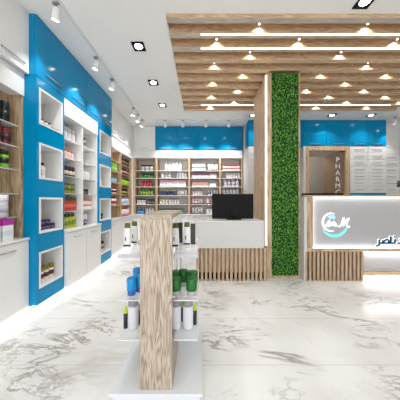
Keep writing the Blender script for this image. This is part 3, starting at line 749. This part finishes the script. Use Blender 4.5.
# niches
NN = ['top', 'second', 'third', 'lowest']
def niche(col, k): return NZ[k]-.199+.022
def N_(col, k): return '%s niche of the %s blue column' % (NN[k], col)
Lr('c', N_('first', 0), niche(0, 0), 'small white bottle with black cap', 'bottle', 2.315, 2.64, 5, .10, '#efefef', '#17171a', '#7e7e80', w_=.045, x=-1.88)
Lr('c', N_('first', 0), niche(0, 0), 'flat black blister pack', 'box', 2.33, 2.65, 4, .018, '#26262a', None, '#c9c9cc', x=-1.80, w_=.065, d_=.03)
Lr('c', N_('first', 1), niche(0, 1), 'white bottle with black stopper', 'bottle', 2.36, 2.53, 2, .19, '#ececec', '#141414', '#d0cfcf', w_=.06, x=-1.88)
Lr('c', N_('first', 2), niche(0, 2), 'purple black jar', 'jar', 2.32, 2.66, 4, .058, '#35265a', '#121018', '#6a5c9a', w_=.078, x=-1.87, levels=1)
Lr('c', N_('first', 2), niche(0, 2)+.0595, 'stacked purple jar', 'jar', 2.32, 2.58, 3, .055, '#35265a', '#121018', '#6a5c9a', w_=.078, x=-1.87)
Lr('c', N_('first', 3), niche(0, 3), 'white bottle with olive cap', 'jar', 2.32, 2.65, 4, .16, '#ece8e2', '#8a8420', '#5a2a24', w_=.066, x=-1.87)
Lr('d', N_('second', 0), niche(1, 0), 'small dark jar', 'jar', 3.70, 3.95, 3, .07, '#2a2626', '#171414', '#8a8080', w_=.07, x=-1.87)
Lr('d', N_('second', 1), niche(1, 1), 'white slim bottle', 'bottle', 3.70, 3.92, 3, .16, '#efefee', '#9a9a9a', None, w_=.05, x=-1.87)
Lr('d', N_('second', 2), niche(1, 2), 'black round jar', 'jar', 3.70, 3.95, 3, .09, '#1d1c20', '#0e0e10', '#6a6a70', w_=.075, x=-1.87)
Lr('d', N_('second', 3), niche(1, 3), 'white bottle with black lid', 'jar', 3.70, 4.0, 4, .17, '#e8e4de', '#141312', '#8a5c50', w_=.066, x=-1.87)
# far wood unit
FZS = [2.06, 1.83, 1.58, 1.34, 1.08]
def F(k, half): return '%s wood shelf near the corner, %s half' % (['top', 'second', 'third', 'fourth', 'fifth'][k], half)
FX_ = -1.935
Lr('f', F(1, 'first'), FZS[1], 'light green carton', 'box', 4.20, 4.75, 4, .18, '#7cc03a', None, '#b8e07a', x=FX_, parts=False, w_=.11)
Lr('f', F(2, 'first'), FZS[2], 'pale blue jar', 'jar', 4.20, 4.75, 4, .12, '#a8d0e0', '#4a90b0', None, x=FX_, parts=False, w_=.1)
Lr('f', F(3, 'first'), FZS[3], 'wine red jar', 'jar', 4.20, 4.75, 5, .14, '#e9dcdc', '#7a2030', '#4a2030', x=FX_, parts=False, w_=.09)
Lr('f', F(4, 'first'), FZS[4], 'white bottle with dark cap', 'bottle', 4.20, 4.75, 5, .19, '#e9e2e0', '#3a2028', '#a0304a', x=FX_, parts=False, w_=.09)
Lr('f', F(0, 'second'), FZS[0], 'dark brown jar', 'jar', 4.98, 5.55, 4, .17, '#3a2418', '#19110c', '#6a4630', x=FX_, parts=False, w_=.11)
Lr('f', F(1, 'second'), FZS[1], 'brown and red jar', 'jar', 4.98, 5.55, 4, .15, '#5a2a20', '#1c1210', '#b08a80', x=FX_, parts=False, w_=.11)
Lr('f', F(2, 'second'), FZS[2], 'lime jar with black lid', 'jar', 4.98, 5.55, 4, .16, '#9ad030', '#121611', None, x=FX_, parts=False, w_=.11)
Lr('f', F(3, 'second'), FZS[3], 'black and yellow jar', 'jar', 5.02, 5.45, 3, .13, '#3a3826', '#15140e', '#b0a850', x=FX_, parts=False, w_=.1)
Lr('f', F(4, 'second'), FZS[4], 'white and blue bottle', 'bottle', 4.98, 5.55, 4, .19, '#dfe4ef', '#8aa0c8', '#b8c4dc', x=FX_, parts=False, w_=.11)
Lr('f', 'worktop under the corner wood shelves', .80, 'white tube with red base', 'tube', 4.98, 5.55, 4, .17, '#f0e6ea', '#a02a50', '#e8b0c0', x=FX_, parts=False, w_=.1)

# ------------------------------------------------------------------ display stand in front
t = thing('display_stand', 'freestanding greyed oak display stand with glass shelves on glossy plinth', 'display stand')
SX0, SX1, SY = -.3605, -.1715, 1.24
bm = bmesh.new(); add_box(bm, -.535, .008, 1.21, 1.90, .062, .08, bev=.003); make('plinth_top', bm, M['plinth'], t)
box('plinth', M['plinth'], (-.52, -.007, 1.225, 1.885, 0, .061), t)
box('front_board', M['grey_oak'], (SX0, SX1, SY, SY+.028, .0805, 1.085), t, bev=.0015)
box('base_block', M['grey_oak'], (SX0+.0, SX1-.0, SY+.029, SY+.31, .0805, .335), t)
box('top_board', M['grey_oaky'], (SX0, SX1, SY, 1.90, 1.0855, 1.11), t, bev=.0015)
for x in (SX0+.003, SX1-.018):
    box('post', M['white'], (x, x+.015, SY+.312, SY+.33, .0805, 1.085), t)
    box('post', M['white'], (x, x+.015, 1.87, 1.888, .0805, 1.085), t)
SZ = [.865, .580, .335]
for z in SZ:
    for (a, b) in ((-.515, SX0-.001), (SX1+.001, -.018)):
        sh = box('shelf', M['shelf_glass'], (a, b, 1.306, 1.86, z-.010, z), t)
        box('edge_trim', M['frost' if z > .8 else 'white'], (a, b, 1.30, 1.3055, z-.024 if z > .8 else z-.006, z), sh)
    box('bracket', M['steel'], (SX0+.01, SX1-.01, SY+.315, 1.86, z-.0165, z-.0005) if z != .350 else (SX0+.01, SX1-.01, SY+.315, 1.86, z-.012, z-.002), t)
def stand_item(kind, x, y, z, h, w_, body, cap, band, label, rz=0):
    pr = product(kind, w_, w_, h, body, cap, band, True)
    put(pr, (x, y, z+.0005), label, CAT[kind], None, rz)
xp = lambda px, y: (px-201)*y/210
# top shelf: black/lime cartons and white tubes
flat_tube = bpy.data.objects.new('cosmetic_tube', None); C.objects.link(flat_tube); flat_tube.empty_display_size = .02; flat_tube['_fresh'] = 1
bm = bmesh.new(); add_lathe(bm, [(.024, 0), (.0285, .003), (.0275, .03), (.0235, .125), (.0205, .135)], 24, sy=.6); make('body', bm, pm('#e6e5e3'), flat_tube)
bm = bmesh.new(); add_lathe(bm, [(.021, .1355), (.0205, .139), (.019, .17)], 24, sy=.45); make('crimp', bm, pm('#55520f'), flat_tube)
bm = bmesh.new()
add_box(bm, -.022, .022, -.0178, -.0165, .006, .018)
make('printed_label', bm, pm('#17160f'), flat_tube)
box('printed_mark', pm('#17160f'), (-.012, -.005, -.0172, -.0160, .045, .072), flat_tube)
zt = SZ[0]
for i, (px, y, side) in enumerate(((127.5, 1.50, 'cupboard'), (134.5, 1.62, 'cupboard'), (175.5, 1.50, 'desk'), (187, 1.56, 'desk'))):
    l = ['outer white tube with olive top on the upper glass shelf, cupboard side', 'inner white tube with olive top on the upper glass shelf, cupboard side',
         'inner white tube with black spots on the upper shelf, desk side', 'outer white tube with black spots on the upper shelf, desk side'][i]
    pr = flat_tube
    put(pr, (xp(px, y), y, zt+.0005), l, 'tube', 'white tubes on the upper shelf of the display stand')
for i, (px, y) in enumerate(((180.3, 1.66), (193, 1.60))):
    pr = product('box', .036, .036, .155, '#1c230a', '#0e1006', None, True)
    put(pr, (xp(px, y), y, zt+.0005), ['dark olive carton between the tubes on the upper shelf', 'dark olive carton at the outer end of the upper shelf'][i], 'box', 'dark olive cartons on the display stand')
# middle shelf: green jars and blue jars
zm = SZ[1]
gj = product('jar', .082, .082, .10, '#b9b9ba', '#15691c', None, True)
def wide_jar(bodyc, capc, nm, k_=1.0):
    o = bpy.data.objects.new('jar', None); C.objects.link(o); o.empty_display_size = .02
    bm = bmesh.new(); add_lathe(bm, [(.026*k_, 0), (.030*k_, .004), (.030*k_, .033), (.026*k_, .036)], 24); make('body', bm, pm(bodyc), o)
    bm = bmesh.new(); add_lathe(bm, [(.033*k_, .031), (.0358*k_, .036), (.0358*k_, .104), (.032*k_, .111), (.016*k_, .1115)], 28); make('lid', bm, pm(capc, .4), o)
    o['_fresh'] = 1; return o
C.objects.unlink(gj); [C.objects.unlink(c) for c in gj.children]; [bpy.data.objects.remove(c) for c in list(gj.children)]; bpy.data.objects.remove(gj)
gj = wide_jar('#b4b2b4', '#17661c', 'g')
G = [(175.6, 1.375, 0, 'green lidded jar in the front row against the oak board'), (191.6, 1.375, 0, 'green lidded jar in the front row at the outer shelf end'),
     (174.5, 1.50, 0, 'green lidded jar in the back row beside the oak board'), (192.8, 1.50, 0, 'green lidded jar in the back row at the outer shelf end'),
     (183.2, 1.53, 0, 'green lidded jar in the middle of the back row')]
for px, y, lv, l in G:
    put(gj, (xp(px, y), y, zm+.0005), l, 'jar', 'green lidded jars on the middle shelf of the stand')
bj = wide_jar('#3a62b8', '#0a8ccc', 'b', .87)
for px, y, lv, l in ((131.6, 1.375, 0, 'blue jar with turquoise lid in front at the outer shelf edge'), (139.6, 1.43, 0, 'blue jar with turquoise lid half hidden by the oak board'),
                     (137.2, 1.57, 0, 'blue jar with turquoise lid behind the two others')):
    put(bj, (xp(px, y), y, zm+.0005), l, 'jar', 'blue jars on the middle shelf of the stand')
# bottom shelf: white bottles with grey caps, thin black bottles with lime caps
zl = SZ[2]
def white_bottle():
    o = bpy.data.objects.new('bottle', None); C.objects.link(o); o.empty_display_size = .02
    bm = bmesh.new(); add_lathe(bm, [(.026, 0), (.0335, .008), (.0345, .02), (.0355, .145), (.031, .155)], 28); make('body', bm, pm('#dcdce2', .25), o)
    bm = bmesh.new(); add_lathe(bm, [(.032, .1555), (.0335, .16), (.0335, .185), (.029, .192), (.012, .193)], 28); make('cap', bm, pm('#8f9093', .2), o)
    o['_fresh'] = 1; return o
wb = white_bottle()
for px, y, l in ((133.3, 1.42, 'white bottle with grey cap on the lowest shelf, cupboard side'), (176, 1.42, 'white bottle with grey cap beside the board on the lowest shelf'),
                 (188, 1.42, 'white bottle with grey cap at the outer end of the lowest shelf')):
    put(wb, (xp(px, y), y, zl+.0005), l, 'bottle', 'white bottles on the lowest shelf of the stand')
def slim():
    o = bpy.data.objects.new('slim_bottle', None); C.objects.link(o); o.empty_display_size = .02
    bm = bmesh.new(); add_lathe(bm, [(.012, 0), (.0135, .004), (.0135, .095), (.010, .10)], 16); make('body', bm, pm('#15172a', .25), o)
    bm = bmesh.new(); add_lathe(bm, [(.0125, .1005), (.0135, .105), (.010, .13), (.003, .15)], 16); make('cap', bm, pm('#b6cf1e', .3), o)
    o['_fresh'] = 1; return o
sb = slim()
for px, y, l in ((125.6, 1.42, 'slim black bottle with lime cap at the cupboard side shelf edge'), (139.7, 1.46, 'slim black bottle with lime cap behind the oak board edge'),
                 (182.2, 1.50, 'slim black bottle with lime cap between two white bottles'), (194.8, 1.46, 'slim black bottle with lime cap at the desk side shelf edge')):
    put(sb, (xp(px, y), y, zl+.0005), l, 'bottle', 'slim black bottles on the lowest shelf of the stand')
